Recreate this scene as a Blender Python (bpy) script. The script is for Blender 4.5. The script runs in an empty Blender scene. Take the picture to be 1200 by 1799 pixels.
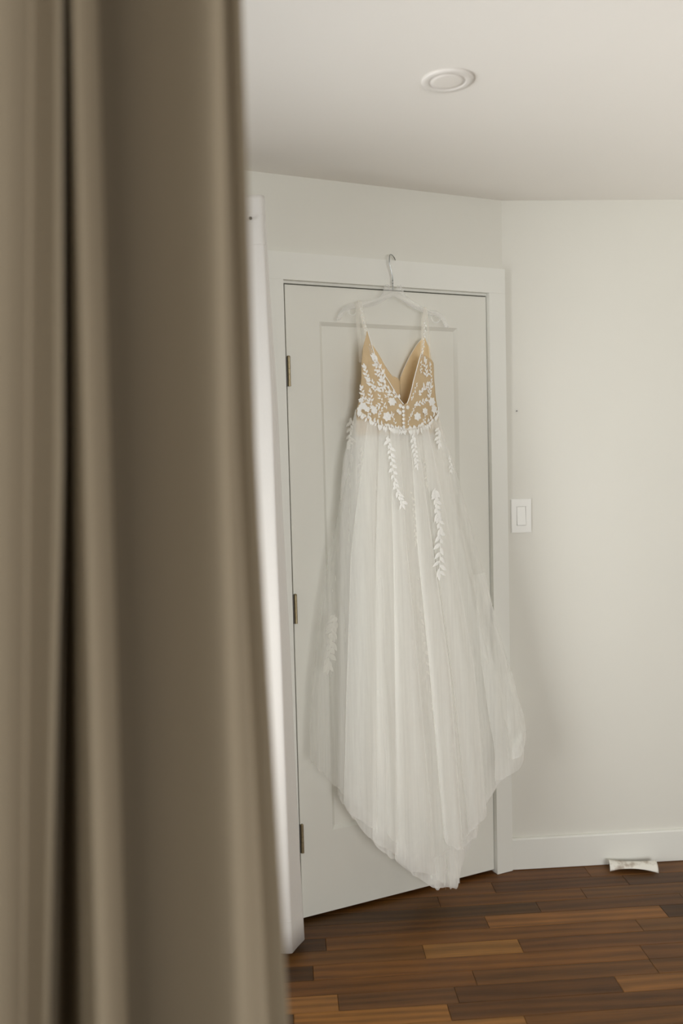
import bpy, bmesh, math, random
from mathutils import Vector, Matrix
C = bpy.context.scene.collection
S = bpy.context.scene
random.seed(7)

# ------------------------------------------------------------------ camera
YAW, PITCH, ROLL, CAM_H = 0.0644, -0.0604, -0.0251, 1.4928
cy, sy, cp, sp = math.cos(YAW), math.sin(YAW), math.cos(PITCH), math.sin(PITCH)
fwd = Vector((sy*cp, cy*cp, sp)); right = Vector((cy, -sy, 0)); up = right.cross(fwd)
r2 = right*math.cos(ROLL) + up*math.sin(ROLL)
u2 = up*math.cos(ROLL) - right*math.sin(ROLL)
cam_d = bpy.data.cameras.new('camera'); cam = bpy.data.objects.new('camera', cam_d); C.objects.link(cam)
cam.matrix_world = Matrix(((r2.x, u2.x, -fwd.x, 0), (r2.y, u2.y, -fwd.y, 0), (r2.z, u2.z, -fwd.z, CAM_H), (0, 0, 0, 1)))
cam_d.sensor_fit = 'HORIZONTAL'; cam_d.sensor_width = 24.0; cam_d.lens = 30.0   # 1500 px on a 1200 px wide frame
cam_d.clip_start = 0.05
cam_d.dof.use_dof = True; cam_d.dof.focus_distance = 2.72; cam_d.dof.aperture_fstop = 1.6
S.camera = cam

# ------------------------------------------------------------------ world, lights, exposure
world = bpy.data.worlds.new('sky'); S.world = world; world.use_nodes = True
bg = world.node_tree.nodes['Background']; bg.inputs[0].default_value = (0.80, 0.88, 1.0, 1); bg.inputs[1].default_value = 0.6
def area(name, loc, rot, sx, sy_, power, col):
    l = bpy.data.lights.new(name, 'AREA'); l.shape = 'RECTANGLE'; l.size = sx; l.size_y = sy_; l.energy = power; l.color = col
    o = bpy.data.objects.new(name, l); C.objects.link(o); o.location = loc; o.rotation_euler = rot
    return o
# daylight entering through the bay window between the curtains, and fill through an added window behind the camera
area('daylight_bay', (-1.12, 1.65, 1.25), (0, -math.pi/2, 0), 1.9, 1.1, 47, (0.98, 0.99, 0.985))
area('daylight_ground', (-1.55, 1.65, 0.25), (0, -math.pi/2-0.75, 0), 1.2, 1.6, 112, (1.0, 0.97, 0.91))
area('fill_rear', (1.55, -2.66, 1.35), (math.pi/2, 0, 0), 1.9, 1.6, 128, (1.0, 0.99, 0.96))  # soft fill lamp, added behind the camera
S.view_settings.view_transform = 'Standard'; S.view_settings.look = 'None'
S.view_settings.gamma = 1.0; S.view_settings.exposure = -0.06
try: S.view_settings.use_curve_mapping = False
except Exception: pass
S.cycles.max_bounces = 10; S.cycles.diffuse_bounces = 6; S.cycles.transparent_max_bounces = 40
S.cycles.caustics_reflective = False; S.cycles.caustics_refractive = False

# ------------------------------------------------------------------ materials
def srgb(r, g, b):
    def f(v):
        v /= 255.0
        return v/12.92 if v <= 0.04045 else ((v+0.055)/1.055)**2.4
    return (f(r), f(g), f(b), 1)
class NT:
    def __init__(s, name):
        s.m = bpy.data.materials.new(name); s.m.use_nodes = True; s.t = s.m.node_tree; s.t.nodes.clear()
        s.out = s.n('ShaderNodeOutputMaterial')
    def n(s, typ, **kw):
        nd = s.t.nodes.new(typ)
        for k, v in kw.items(): setattr(nd, k, v)
        return nd
    def l(s, a, b): s.t.links.new(a, b)
    def math(s, op, a, b=None):
        nd = s.n('ShaderNodeMath', operation=op)
        for i, v in enumerate((a, b)):
            if v is None: continue
            if isinstance(v, (int, float)): nd.inputs[i].default_value = v
            else: s.l(v, nd.inputs[i])
        return nd.outputs[0]
def paint(name, col, rough=0.6, bump=0.02, scale=180, var=0.015, spec=0.3):
    k = NT(name); p = k.n('ShaderNodeBsdfPrincipled'); k.l(p.outputs[0], k.out.inputs[0])
    tc = k.n('ShaderNodeTexCoord'); nz = k.n('ShaderNodeTexNoise'); nz.inputs['Scale'].default_value = scale; nz.inputs['Detail'].default_value = 3
    k.l(tc.outputs['Object'], nz.inputs['Vector'])
    n2 = k.n('ShaderNodeTexNoise'); n2.inputs['Scale'].default_value = 3.0; k.l(tc.outputs['Object'], n2.inputs['Vector'])
    mx = k.n('ShaderNodeMix', data_type='RGBA'); mx.inputs[6].default_value = tuple(c*(1-var) for c in col[:3])+(1,); mx.inputs[7].default_value = tuple(min(1, c*(1+var)) for c in col[:3])+(1,)
    k.l(n2.outputs[0], mx.inputs[0]); k.l(mx.outputs[2], p.inputs['Base Color'])
    b = k.n('ShaderNodeBump'); b.inputs['Strength'].default_value = bump; b.inputs['Distance'].default_value = 0.002
    k.l(nz.outputs[0], b.inputs['Height']); k.l(b.outputs[0], p.inputs['Normal'])
    p.inputs['Roughness'].default_value = rough; p.inputs['Specular IOR Level'].default_value = spec
    return k.m
def metal(name, col, rough):
    k = NT(name); p = k.n('ShaderNodeBsdfPrincipled'); k.l(p.outputs[0], k.out.inputs[0])
    nz = k.n('ShaderNodeTexNoise'); nz.inputs['Scale'].default_value = 220
    rp = k.n('ShaderNodeMapRange'); rp.inputs[3].default_value = rough*0.8; rp.inputs[4].default_value = rough*1.3
    k.l(nz.outputs[0], rp.inputs[0]); k.l(rp.outputs[0], p.inputs['Roughness'])
    p.inputs['Base Color'].default_value = col; p.inputs['Metallic'].default_value = 1
    return k.m
def fabric(name, col, trans=0.25, weave=900, bump=0.15, col2=None):
    k = NT(name)
    d = k.n('ShaderNodeBsdfDiffuse'); t = k.n('ShaderNodeBsdfTranslucent'); mx = k.n('ShaderNodeMixShader'); mx.inputs[0].default_value = trans
    tc = k.n('ShaderNodeTexCoord'); mp = k.n('ShaderNodeMapping'); mp.inputs['Scale'].default_value = (1, 1, 0.12)
    k.l(tc.outputs['Object'], mp.inputs[0])
    nz = k.n('ShaderNodeTexNoise'); nz.inputs['Scale'].default_value = weave; nz.inputs['Detail'].default_value = 2; k.l(mp.outputs[0], nz.inputs['Vector'])
    m2 = k.n('ShaderNodeMix', data_type='RGBA'); m2.inputs[6].default_value = tuple(c*0.95 for c in col[:3])+(1,); m2.inputs[7].default_value = col2 or col
    k.l(nz.outputs[0], m2.inputs[0]); k.l(m2.outputs[2], d.inputs[0]); k.l(m2.outputs[2], t.inputs[0])
    b = k.n('ShaderNodeBump'); b.inputs['Strength'].default_value = bump; b.inputs['Distance'].default_value = 0.001
    k.l(nz.outputs[0], b.inputs['Height']); k.l(b.outputs[0], d.inputs['Normal'])
    k.l(d.outputs[0], mx.inputs[1]); k.l(t.outputs[0], mx.inputs[2]); k.l(mx.outputs[0], k.out.inputs[0])
    return k.m
def tulle(name, col, through, vary=0.3, glow=0.38):
    """A sheer net: 'through' of the light passes when it is met square on, less when the net is met at a slant."""
    k = NT(name)
    g = k.n('ShaderNodeNewGeometry'); dp = k.n('ShaderNodeVectorMath', operation='DOT_PRODUCT')
    k.l(g.outputs['Normal'], dp.inputs[0]); k.l(g.outputs['Incoming'], dp.inputs[1])
    c = k.math('MAXIMUM', k.math('ABSOLUTE', dp.outputs['Value']), 0.18)
    tc = k.n('ShaderNodeTexCoord'); mp = k.n('ShaderNodeMapping'); mp.inputs['Scale'].default_value = (95, 95, 1.3); k.l(tc.outputs['Object'], mp.inputs[0])
    nz = k.n('ShaderNodeTexNoise'); nz.inputs['Scale'].default_value = 1.0; nz.inputs['Detail'].default_value = 3; k.l(mp.outputs[0], nz.inputs['Vector'])
    e = k.math('DIVIDE', k.math('ADD', k.math('MULTIPLY', nz.outputs[0], 2*vary), 1-vary), c)
    fac = k.math('SUBTRACT', 1.0, k.math('POWER', through, e))
    d = k.n('ShaderNodeBsdfDiffuse'); t = k.n('ShaderNodeBsdfTranslucent'); d.inputs[0].default_value = col; t.inputs[0].default_value = col
    m1 = k.n('ShaderNodeMixShader'); m1.inputs[0].default_value = glow; k.l(d.outputs[0], m1.inputs[1]); k.l(t.outputs[0], m1.inputs[2])
    tr = k.n('ShaderNodeBsdfTransparent'); m2 = k.n('ShaderNodeMixShader'); k.l(fac, m2.inputs[0]); k.l(tr.outputs[0], m2.inputs[1]); k.l(m1.outputs[0], m2.inputs[2])
    k.l(m2.outputs[0], k.out.inputs[0])
    return k.m
def clear_plastic(name):
    k = NT(name); tr = k.n('ShaderNodeBsdfTransparent'); tr.inputs[0].default_value = (1, 1, 1, 1)
    gl = k.n('ShaderNodeBsdfGlossy'); gl.inputs['Roughness'].default_value = 0.08
    d = k.n('ShaderNodeBsdfDiffuse'); d.inputs[0].default_value = (0.95, 0.95, 0.93, 1)
    lw = k.n('ShaderNodeLayerWeight'); lw.inputs[0].default_value = 0.15
    m1 = k.n('ShaderNodeMixShader'); k.l(k.math('ADD', k.math('MULTIPLY', lw.outputs[1], 0.6), 0.14), m1.inputs[0]); k.l(tr.outputs[0], m1.inputs[1]); k.l(d.outputs[0], m1.inputs[2])
    m2 = k.n('ShaderNodeMixShader'); k.l(k.math('MULTIPLY', lw.outputs[1], 0.12), m2.inputs[0]); k.l(m1.outputs[0], m2.inputs[1]); k.l(gl.outputs[0], m2.inputs[2]); k.l(m2.outputs[0], k.out.inputs[0])
    return k.m
def wood(name, board=False):
    k = NT(name); p = k.n('ShaderNodeBsdfPrincipled'); k.l(p.outputs[0], k.out.inputs[0])
    tc = k.n('ShaderNodeTexCoord'); oi = k.n('ShaderNodeObjectInfo')
    off = k.n('ShaderNodeVectorMath', operation='SCALE'); off.inputs[0].default_value = (37, 91, 13); k.l(oi.outputs['Random'], off.inputs['Scale'])
    ad = k.n('ShaderNodeVectorMath', operation='ADD'); k.l(tc.outputs['Object'], ad.inputs[0]); k.l(off.outputs[0], ad.inputs[1])
    mp = k.n('ShaderNodeMapping'); mp.inputs['Scale'].default_value = (1.6, 16, 8); k.l(ad.outputs[0], mp.inputs[0])
    warp = k.n('ShaderNodeTexNoise'); warp.inputs['Scale'].default_value = 0.9; warp.inputs['Detail'].default_value = 2; k.l(mp.outputs[0], warp.inputs['Vector'])
    wv = k.n('ShaderNodeTexWave', wave_type='BANDS', bands_direction='Y'); wv.inputs['Scale'].default_value = 0.55; wv.inputs['Distortion'].default_value = 16; wv.inputs['Detail'].default_value = 4; wv.inputs['Detail Scale'].default_value = 0.45
    k.l(mp.outputs[0], wv.inputs['Vector'])
    mp2 = k.n('ShaderNodeMapping'); mp2.inputs['Scale'].default_value = (9, 420, 60); k.l(ad.outputs[0], mp2.inputs[0])
    pore = k.n('ShaderNodeTexNoise'); pore.inputs['Scale'].default_value = 1.0; pore.inputs['Detail'].default_value = 4; k.l(mp2.outputs[0], pore.inputs['Vector'])
    big = k.n('ShaderNodeTexNoise'); big.inputs['Scale'].default_value = 5; big.inputs['Detail'].default_value = 3; k.l(ad.outputs[0], big.inputs['Vector'])
    v = k.math('ADD', k.math('MULTIPLY', wv.outputs[0], 0.38), k.math('MULTIPLY', pore.outputs[0], 1.0))
    v = k.math('ADD', v, k.math('MULTIPLY', big.outputs[0], 0.55))
    v = k.math('ADD', v, 0.0)
    # dark knots, a few to a board
    vo = k.n('ShaderNodeTexVoronoi'); vo.inputs['Scale'].default_value = 1.0
    mp3 = k.n('ShaderNodeMapping'); mp3.inputs['Scale'].default_value = (2.2, 8, 1); k.l(ad.outputs[0], mp3.inputs[0]); k.l(mp3.outputs[0], vo.inputs['Vector'])
    kn = k.n('ShaderNodeMapRange'); kn.inputs[1].default_value = 0.0; kn.inputs[2].default_value = 0.11; kn.inputs[3].default_value = 0.35; kn.inputs[4].default_value = 1.0
    k.l(vo.outputs['Distance'], kn.inputs[0]); v = k.math('MULTIPLY', v, kn.outputs[0])
    sc = k.n('ShaderNodeVectorMath', operation='SCALE')
    if board:   # the far part of the floor, joints by material
        br = k.n('ShaderNodeTexBrick'); br.inputs['Scale'].default_value = 1; br.inputs['Brick Width'].default_value = 0.7; br.inputs['Row Height'].default_value = 0.072; br.inputs['Mortar Size'].default_value = 0.001
        br.inputs['Color1'].default_value = srgb(98, 64, 34); br.inputs['Color2'].default_value = srgb(72, 46, 24); br.inputs['Mortar'].default_value = srgb(30, 20, 10)
        k.l(tc.outputs['Object'], br.inputs['Vector']); k.l(br.outputs[0], sc.inputs[0])
    else: k.l(oi.outputs['Color'], sc.inputs[0])
    k.l(v, sc.inputs['Scale']); k.l(sc.outputs[0], p.inputs['Base Color'])
    rr = k.n('ShaderNodeMapRange'); rr.inputs[3].default_value = 0.30; rr.inputs[4].default_value = 0.5; k.l(pore.outputs[0], rr.inputs[0]); k.l(rr.outputs[0], p.inputs['Roughness'])
    b = k.n('ShaderNodeBump'); b.inputs['Strength'].default_value = 0.25; b.inputs['Distance'].default_value = 0.0015; k.l(pore.outputs[0], b.inputs['Height']); k.l(b.outputs[0], p.inputs['Normal'])
    p.inputs['Specular IOR Level'].default_value = 0.28
    return k.m
def bone_mat():
    k = NT('bone'); p = k.n('ShaderNodeBsdfPrincipled'); k.l(p.outputs[0], k.out.inputs[0])
    tc = k.n('ShaderNodeTexCoord'); nz = k.n('ShaderNodeTexNoise'); nz.inputs['Scale'].default_value = 26; nz.inputs['Detail'].default_value = 4; k.l(tc.outputs['Object'], nz.inputs['Vector'])
    cr = k.n('ShaderNodeValToRGB'); e = cr.color_ramp.elements
    e[0].position = 0.30; e[0].color = srgb(140, 118, 96); e[1].position = 0.52; e[1].color = srgb(222, 219, 210)
    k.l(nz.outputs[0], cr.inputs[0]); k.l(cr.outputs[0], p.inputs['Base Color']); p.inputs['Roughness'].default_value = 0.55
    return k.m

M = dict(
    wall=paint('wall_paint', (0.685, 0.675, 0.62, 1), 0.7, 0.05),
    ceiling=paint('ceiling_paint', (0.87, 0.85, 0.81, 1), 0.85, 0.06),
    trim=paint('trim_paint', (0.745, 0.745, 0.70, 1), 0.38, 0.01, 60),
    door=paint('door_paint', (0.715, 0.71, 0.655, 1), 0.36, 0.015, 90),
    door_gap_shade=paint('closet_shade', (0.10, 0.09, 0.08, 1), 0.9),  # dark colour stands in for the shade behind the door
    plastic=paint('switch_plastic', (0.715, 0.71, 0.67, 1), 0.3, 0.0),
    lampwhite=paint('lamp_trim_paint', (0.77, 0.745, 0.71, 1), 0.45, 0.0),
    lens=paint('lamp_lens', (0.82, 0.79, 0.75, 1), 0.35, 0.0),
    hinge=metal('hinge_nickel', (0.36, 0.30, 0.19, 1), 0.42),
    chrome=metal('hook_chrome', (0.42, 0.44, 0.44, 1), 0.25),
    dark=metal('dark_steel', (0.12, 0.115, 0.11, 1), 0.4),
    clear=clear_plastic('clear_plastic'),
    plank=wood('oak_plank'), floor=wood('oak_floor', True), bone=bone_mat(),
    nearcurtain=fabric('linen_shaded', (0.375, 0.312, 0.226, 1), 0.12, 500),  # linen like the far curtain, its dimness put into the colour
    farcurtain=fabric('linen_white', (0.86, 0.84, 0.81, 1), 0.25, 600),
    tan=fabric('champagne_lining', (0.77, 0.62, 0.40, 1), 0.32, 300, 0.1),
    taninner=fabric('champagne_lining_inside', (0.95, 0.81, 0.57, 1), 0.5, 60, 0.1),
    satin=fabric('cream_satin', (0.95, 0.89, 0.81, 1), 0.2, 200, 0.05),
    lace=fabric('white_lace', (0.96, 0.96, 0.935, 1), 0.15, 1500, 0.3),
    lacesoft=tulle('veiled_lace', (0.97, 0.96, 0.92, 1), 0.6, 0.1),
    tulle_in=tulle('tulle_inner', (0.97, 0.965, 0.94, 1), 0.42),
    tulle_mid=tulle('tulle_middle', (0.98, 0.98, 0.955, 1), 0.44),
    tulle_out=tulle('tulle_outer', (0.98, 0.98, 0.955, 1), 0.72, 0.35, 0.5),
    tulle_width=tulle('tulle_width', (0.98, 0.98, 0.955, 1), 0.66),
    mesh=tulle('sheer_mesh', (0.92, 0.89, 0.82, 1), 0.7, 0.1),
    frame=paint('window_paint', (0.8, 0.8, 0.77, 1), 0.4),
)
def glass_mat():
    k = NT('window_glass'); tr = k.n('ShaderNodeBsdfTransparent'); gl = k.n('ShaderNodeBsdfGlossy'); gl.inputs['Roughness'].default_value = 0.02
    fr = k.n('ShaderNodeFresnel'); fr.inputs[0].default_value = 1.45; mx = k.n('ShaderNodeMixShader')
    k.l(fr.outputs[0], mx.inputs[0]); k.l(tr.outputs[0], mx.inputs[1]); k.l(gl.outputs[0], mx.inputs[2]); k.l(mx.outputs[0], k.out.inputs[0])
    return k.m
M['glass'] = glass_mat()

# ------------------------------------------------------------------ helpers
def link(name, verts, faces, mat, parent=None, smooth=False):
    me = bpy.data.meshes.new(name); me.from_pydata([tuple(v) for v in verts], [], faces); me.update()
    if smooth: me.polygons.foreach_set('use_smooth', [True]*len(me.polygons))
    if mat: me.materials.append(mat)
    o = bpy.data.objects.new(name, me); C.objects.link(o)
    if parent: o.parent = parent
    return o
def link_bm(name, bm, mat, parent=None, smooth=False):
    bmesh.ops.recalc_face_normals(bm, faces=bm.faces)
    me = bpy.data.meshes.new(name); bm.to_mesh(me); bm.free()
    if smooth: me.polygons.foreach_set('use_smooth', [True]*len(me.polygons))
    me.materials.append(mat); o = bpy.data.objects.new(name, me); C.objects.link(o)
    if parent: o.parent = parent
    return o
def add_box(bm, x0, x1, y0, y1, z0, z1, bev=0.0):
    t = bmesh.new(); v = [t.verts.new((x, y, z)) for x in (x0, x1) for y in (y0, y1) for z in (z0, z1)]
    for f in ((0, 1, 3, 2), (4, 6, 7, 5), (0, 4, 5, 1), (2, 3, 7, 6), (0, 2, 6, 4), (1, 5, 7, 3)): t.faces.new([v[i] for i in f])
    bmesh.ops.recalc_face_normals(t, faces=t.faces)
    if bev: bmesh.ops.bevel(t, geom=list(t.edges), offset=bev, segments=2, affect='EDGES', profile=0.6)
    me = bpy.data.meshes.new('tmp'); t.to_mesh(me); t.free(); bm.from_mesh(me); bpy.data.meshes.remove(me)
def add_prism(bm, pts, axis_pts, bev=0.0):
    """pts: closed outline of Vectors; axis_pts: extrusion Vector."""
    t = bmesh.new(); a = [t.verts.new(p) for p in pts]; f = t.faces.new(a)
    r = bmesh.ops.extrude_face_region(t, geom=[f]); bmesh.ops.translate(t, verts=[g for g in r['geom'] if isinstance(g, bmesh.types.BMVert)], vec=axis_pts)
    bmesh.ops.recalc_face_normals(t, faces=t.faces)
    if bev: bmesh.ops.bevel(t, geom=list(t.edges), offset=bev, segments=2, affect='EDGES')
    me = bpy.data.meshes.new('tmp'); t.to_mesh(me); t.free(); bm.from_mesh(me); bpy.data.meshes.remove(me)
def add_tube(bm, path, rad, n=10):
    path = [Vector(p) for p in path]; rings = []
    for i, p in enumerate(path):
        d = (path[min(i+1, len(path)-1)] - path[max(i-1, 0)]).normalized()
        a = d.orthogonal().normalized() if i == 0 else (ref - d*ref.dot(d)).normalized()
        ref = a; b = d.cross(a); r = rad[i] if isinstance(rad, (list, tuple)) else rad
        rings.append([bm.verts.new(p + a*r*math.cos(2*math.pi*k/n) + b*r*math.sin(2*math.pi*k/n)) for k in range(n)])
    for A, B in zip(rings, rings[1:]):
        for k in range(n): bm.faces.new((A[k], A[(k+1) % n], B[(k+1) % n], B[k]))
    bm.faces.new(rings[0][::-1]); bm.faces.new(rings[-1])
def add_lathe(bm, prof, center, n=48):
    rings = [[bm.verts.new((center[0]+r*math.cos(2*math.pi*k/n), center[1]+r*math.sin(2*math.pi*k/n), center[2]+z)) for k in range(n)] for r, z in prof]
    for A, B in zip(rings, rings[1:]):
        for k in range(n): bm.faces.new((A[k], A[(k+1) % n], B[(k+1) % n], B[k]))
    bm.faces.new(rings[-1]); bm.faces.new(rings[0][::-1])
def spline(pts, n):
    out = []
    for i in range(len(pts)-1):
        p0, p1, p2, p3 = (Vector(pts[max(0, min(len(pts)-1, i+j))]) for j in (-1, 0, 1, 2))
        for k in range(n):
            t = k/n
            out.append(0.5*((2*p1) + (p2-p0)*t + (2*p0-5*p1+4*p2-p3)*t*t + (3*p1-p0-3*p2+p3)*t**3))
    out.append(Vector(pts[-1])); return out
def lerp_table(tab, x):
    tab = sorted(tab)
    if x <= tab[0][0]: return tab[0][1]
    for (a, va), (b, vb) in zip(tab, tab[1:]):
        if x <= b:
            t = (x-a)/(b-a) if b > a else 0
            return va+(vb-va)*t
    return tab[-1][1]
def struct(o): o['kind'] = 'structure'; return o
def tag(o, label, cat, group=None):
    o['label'] = label; o['category'] = cat
    if group: o['group'] = group
    return o
def empty(name, loc, rz=0.0):
    o = bpy.data.objects.new(name, None); o.empty_display_size = 0.1; C.objects.link(o); o.location = loc; o.rotation_euler = (0, 0, rz); return o

# ------------------------------------------------------------------ room shell
TH = 0.3497; OX, OY = 0.0142, 2.6908       # slanted door wall: origin at the hinge corner of the door, direction TH
FAR = 2.967; CEIL = 2.375; LEFT = -0.92; RIGHT = 3.3; BACK = -2.5
ex, ey = math.cos(TH), math.sin(TH)
def W(u, w, z): return Vector((OX+ex*u+ey*w, OY+ey*u-ex*w, z))     # u along the door, w out of the wall into the room
UC = (FAR-OY)/ey                                                      # where the door wall meets the far wall
UL = (LEFT-OX)/ex                                                     # where it meets the left wall
def dbox(bm, u0, u1, w0, w1, z0, z1, bev=0.0):
    t = bmesh.new(); add_box(t, u0, u1, -w1, -w0, z0, z1, bev)
    bmesh.ops.transform(t, matrix=Matrix.Translation((OX, OY, 0)) @ Matrix.Rotation(TH, 4, 'Z'), verts=t.verts)
    me = bpy.data.meshes.new('tmp'); t.to_mesh(me); t.free(); bm.from_mesh(me); bpy.data.meshes.remove(me)

bm = bmesh.new(); add_box(bm, LEFT-0.2, RIGHT+0.2, BACK-0.2, 3.6, -0.12, -0.012); floor = struct(link_bm('floor', bm, M['floor']))
bm = bmesh.new(); add_box(bm, LEFT-0.2, RIGHT+0.2, BACK-0.2, 3.6, CEIL, CEIL+0.12); struct(link_bm('ceiling', bm, M['ceiling']))
bm = bmesh.new(); cx = W(UC, 0, 0).x; add_box(bm, cx-0.02, RIGHT, FAR, FAR+0.12, -0.012, CEIL); struct(link_bm('wall_far', bm, M['wall']))
bm = bmesh.new(); add_box(bm, RIGHT, RIGHT+0.12, BACK, FAR+0.12, -0.012, CEIL); struct(link_bm('wall_right', bm, M['wall']))
bm = bmesh.new()                                                      # left wall with the window opening
WY0, WY1, WZ0, WZ1 = 1.10, 2.20, 0.25, 2.18
y_l = W(UL, 0, 0).y
add_box(bm, LEFT-0.12, LEFT, BACK, WY0, -0.012, CEIL); add_box(bm, LEFT-0.12, LEFT, WY1, y_l+0.05, -0.012, CEIL)
add_box(bm, LEFT-0.12, LEFT, WY0, WY1, -0.012, WZ0); add_box(bm, LEFT-0.12, LEFT, WY0, WY1, WZ1, CEIL)
struct(link_bm('wall_left', bm, M['wall']))
bm = bmesh.new(); BX0, BX1, BZ0, BZ1 = 0.55, 2.55, 0.5, 2.15
add_box(bm, LEFT-0.12, BX0, BACK-0.12, BACK, -0.012, CEIL); add_box(bm, BX1, RIGHT+0.12, BACK-0.12, BACK, -0.012, CEIL)
add_box(bm, BX0, BX1, BACK-0.12, BACK, -0.012, BZ0); add_box(bm, BX0, BX1, BACK-0.12, BACK, BZ1, CEIL)
struct(link_bm('wall_back', bm, M['wall']))
bm = bmesh.new()                                                      # slanted wall with the door opening
dbox(bm, UL-0.02, -0.011, -0.10, 0, -0.012, CEIL); dbox(bm, 0.7495, UC, -0.10, 0, -0.012, CEIL); dbox(bm, -0.011, 0.7495, -0.10, 0, 2.0535, CEIL)
struct(link_bm('wall_door', bm, M['wall']))
bm = bmesh.new(); dbox(bm, -0.3, 0.80, -0.62, -0.60, -0.012, CEIL); dbox(bm, -0.32, -0.30, -0.62, -0.10, -0.012, CEIL); dbox(bm, 0.78, 0.80, -0.62, -0.10, -0.012, CEIL)
struct(link_bm('added_shade_box', bm, M['door_gap_shade']))  # unseen box added to keep outside light out of the door gaps

def window(name, fn, a0, a1, z0, z1):
    """fn(a, b, z): a along the wall, b through it."""
    root = struct(empty(name, fn((a0+a1)/2, 0, z0)))
    def part(nm, boxes, mat):
        b_ = bmesh.new()
        for (p0, p1, q0, q1, s0, s1) in boxes:
            v0, v1 = fn(p0, q0, s0)-root.location, fn(p1, q1, s1)-root.location
            add_box(b_, min(v0.x, v1.x), max(v0.x, v1.x), min(v0.y, v1.y), max(v0.y, v1.y), s0-z0, s1-z0)
        return link_bm(nm, b_, mat, root)
    f = 0.045; m = (a0+a1)/2
    part('window_frame', [(a0, a0+f, 0, .08, z0, z1), (a1-f, a1, 0, .08, z0, z1), (a0+f, a1-f, 0, .08, z0, z0+f), (a0+f, a1-f, 0, .08, z1-f, z1), (m-.02, m+.02, .01, .07, z0+f, z1-f)], M['frame'])
    part('window_pane', [(a0+f, m-.02, .036, .041, z0+f, z1-f), (m+.02, a1-f, .036, .041, z0+f, z1-f)], M['glass'])
window('window_1', lambda a, b, z: Vector((LEFT-0.02-b, a, z)), WY0, WY1, WZ0, WZ1)
window('added_window_fill', lambda a, b, z: Vector((a, BACK-0.02-b, z)), BX0, BX1, BZ0, BZ1)  # unseen window, added to let the fill light in

# skirting of the far wall, the door's casing and jamb
bm = bmesh.new()
add_prism(bm, [Vector((cx+0.001, FAR, z)) + Vector((0, y, 0)) for y, z in ((0, 0.002), (-0.013, 0.002), (-0.013, 0.111), (-0.011, 0.1145), (-0.006, 0.1165), (0, 0.1165))], Vector((RIGHT-cx-0.001, 0, 0)))
struct(link_bm('baseboard_far', bm, M['trim']))
CW = 0.018
bm = bmesh.new(); dbox(bm, -0.090, -0.0100, 0.0, CW, 0.001, 2.0534, 0.0006); struct(link_bm('trim_1', bm, M['trim']))
bm = bmesh.new()
add_prism(bm, [W(0.7400, 0, 0.001), W(0.7400, CW, 0.001), W(UC-0.001, CW, 0.001), W(UC-0.001, 0, 0.001)], Vector((0, 0, 2.0524)), 0.0006); struct(link_bm('trim_2', bm, M['trim']))
bm = bmesh.new()
add_prism(bm, [W(-0.090, 0, 2.0535), W(-0.090, CW, 2.0535), W(UC-0.001, CW, 2.0535), W(UC-0.001, 0, 2.0535)], Vector((0, 0, 0.0843)), 0.0006); struct(link_bm('trim_3', bm, M['trim']))
bm = bmesh.new(); dbox(bm, -0.0105, -0.0032, -0.10, -0.0005, 0.001, 2.0465); dbox(bm, 0.7395, 0.7492, -0.10, -0.0005, 0.001, 2.0465); dbox(bm, -0.0105, 0.7492, -0.10, -0.0005, 2.0464, 2.0538)
dbox(bm, -0.0035, 0.010, -0.060, -0.040, 0.001, 2.0465); dbox(bm, 0.730, 0.7420, -0.060, -0.040, 0.001, 2.0465); dbox(bm, 0.010, 0.730, -0.060, -0.040, 2.034, 2.0465)
jamb = struct(link_bm('trim_4', bm, M['trim']))

# ------------------------------------------------------------------ door (one tall recessed panel, three hinges)
door = struct(empty('door_1', W(0, 0, 0.0126), TH))
def dpart(name, bm_, mat, parent=None, smooth=False):      # geometry in door coordinates (x = u, y = -w, z above the door's foot)
    return link_bm(name, bm_, mat, parent or door, smooth)
DW, DH = 0.738, 2.030
PU0, PU1, PZ0, PZ1 = 0.1135, 0.6215, 0.2715, 1.9195; BV = 0.0115; RD = 0.010
v = []; f = []
def q(a, b, c_, d): f.append((a, b, c_, d))
outer = [(0.0, 0.0), (DW, 0.0), (DW, DH), (0.0, DH)]
rim = [(PU0, PZ0), (PU1, PZ0), (PU1, PZ1), (PU0, PZ1)]
inn = [(PU0+BV, PZ0+BV), (PU1-BV, PZ0+BV), (PU1-BV, PZ1-BV), (PU0+BV, PZ1-BV)]
e_ = 0.0015
v += [(min(max(u, e_), DW-e_), 0, min(max(z, e_), DH-e_)) for u, z in outer] + [(u, 0, z) for u, z in rim] + [(u, RD, z) for u, z in inn]
v += [(u, e_, z) for u, z in outer] + [(u, 0.035, z) for u, z in outer]
for i in range(4):
    j = (i+1) % 4
    q(i, j, 4+j, 4+i); q(4+i, 4+j, 8+j, 8+i); q(i, 12+i, 12+j, j); q(12+i, 16+i, 16+j, 12+j)
q(16, 19, 18, 17)
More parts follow.
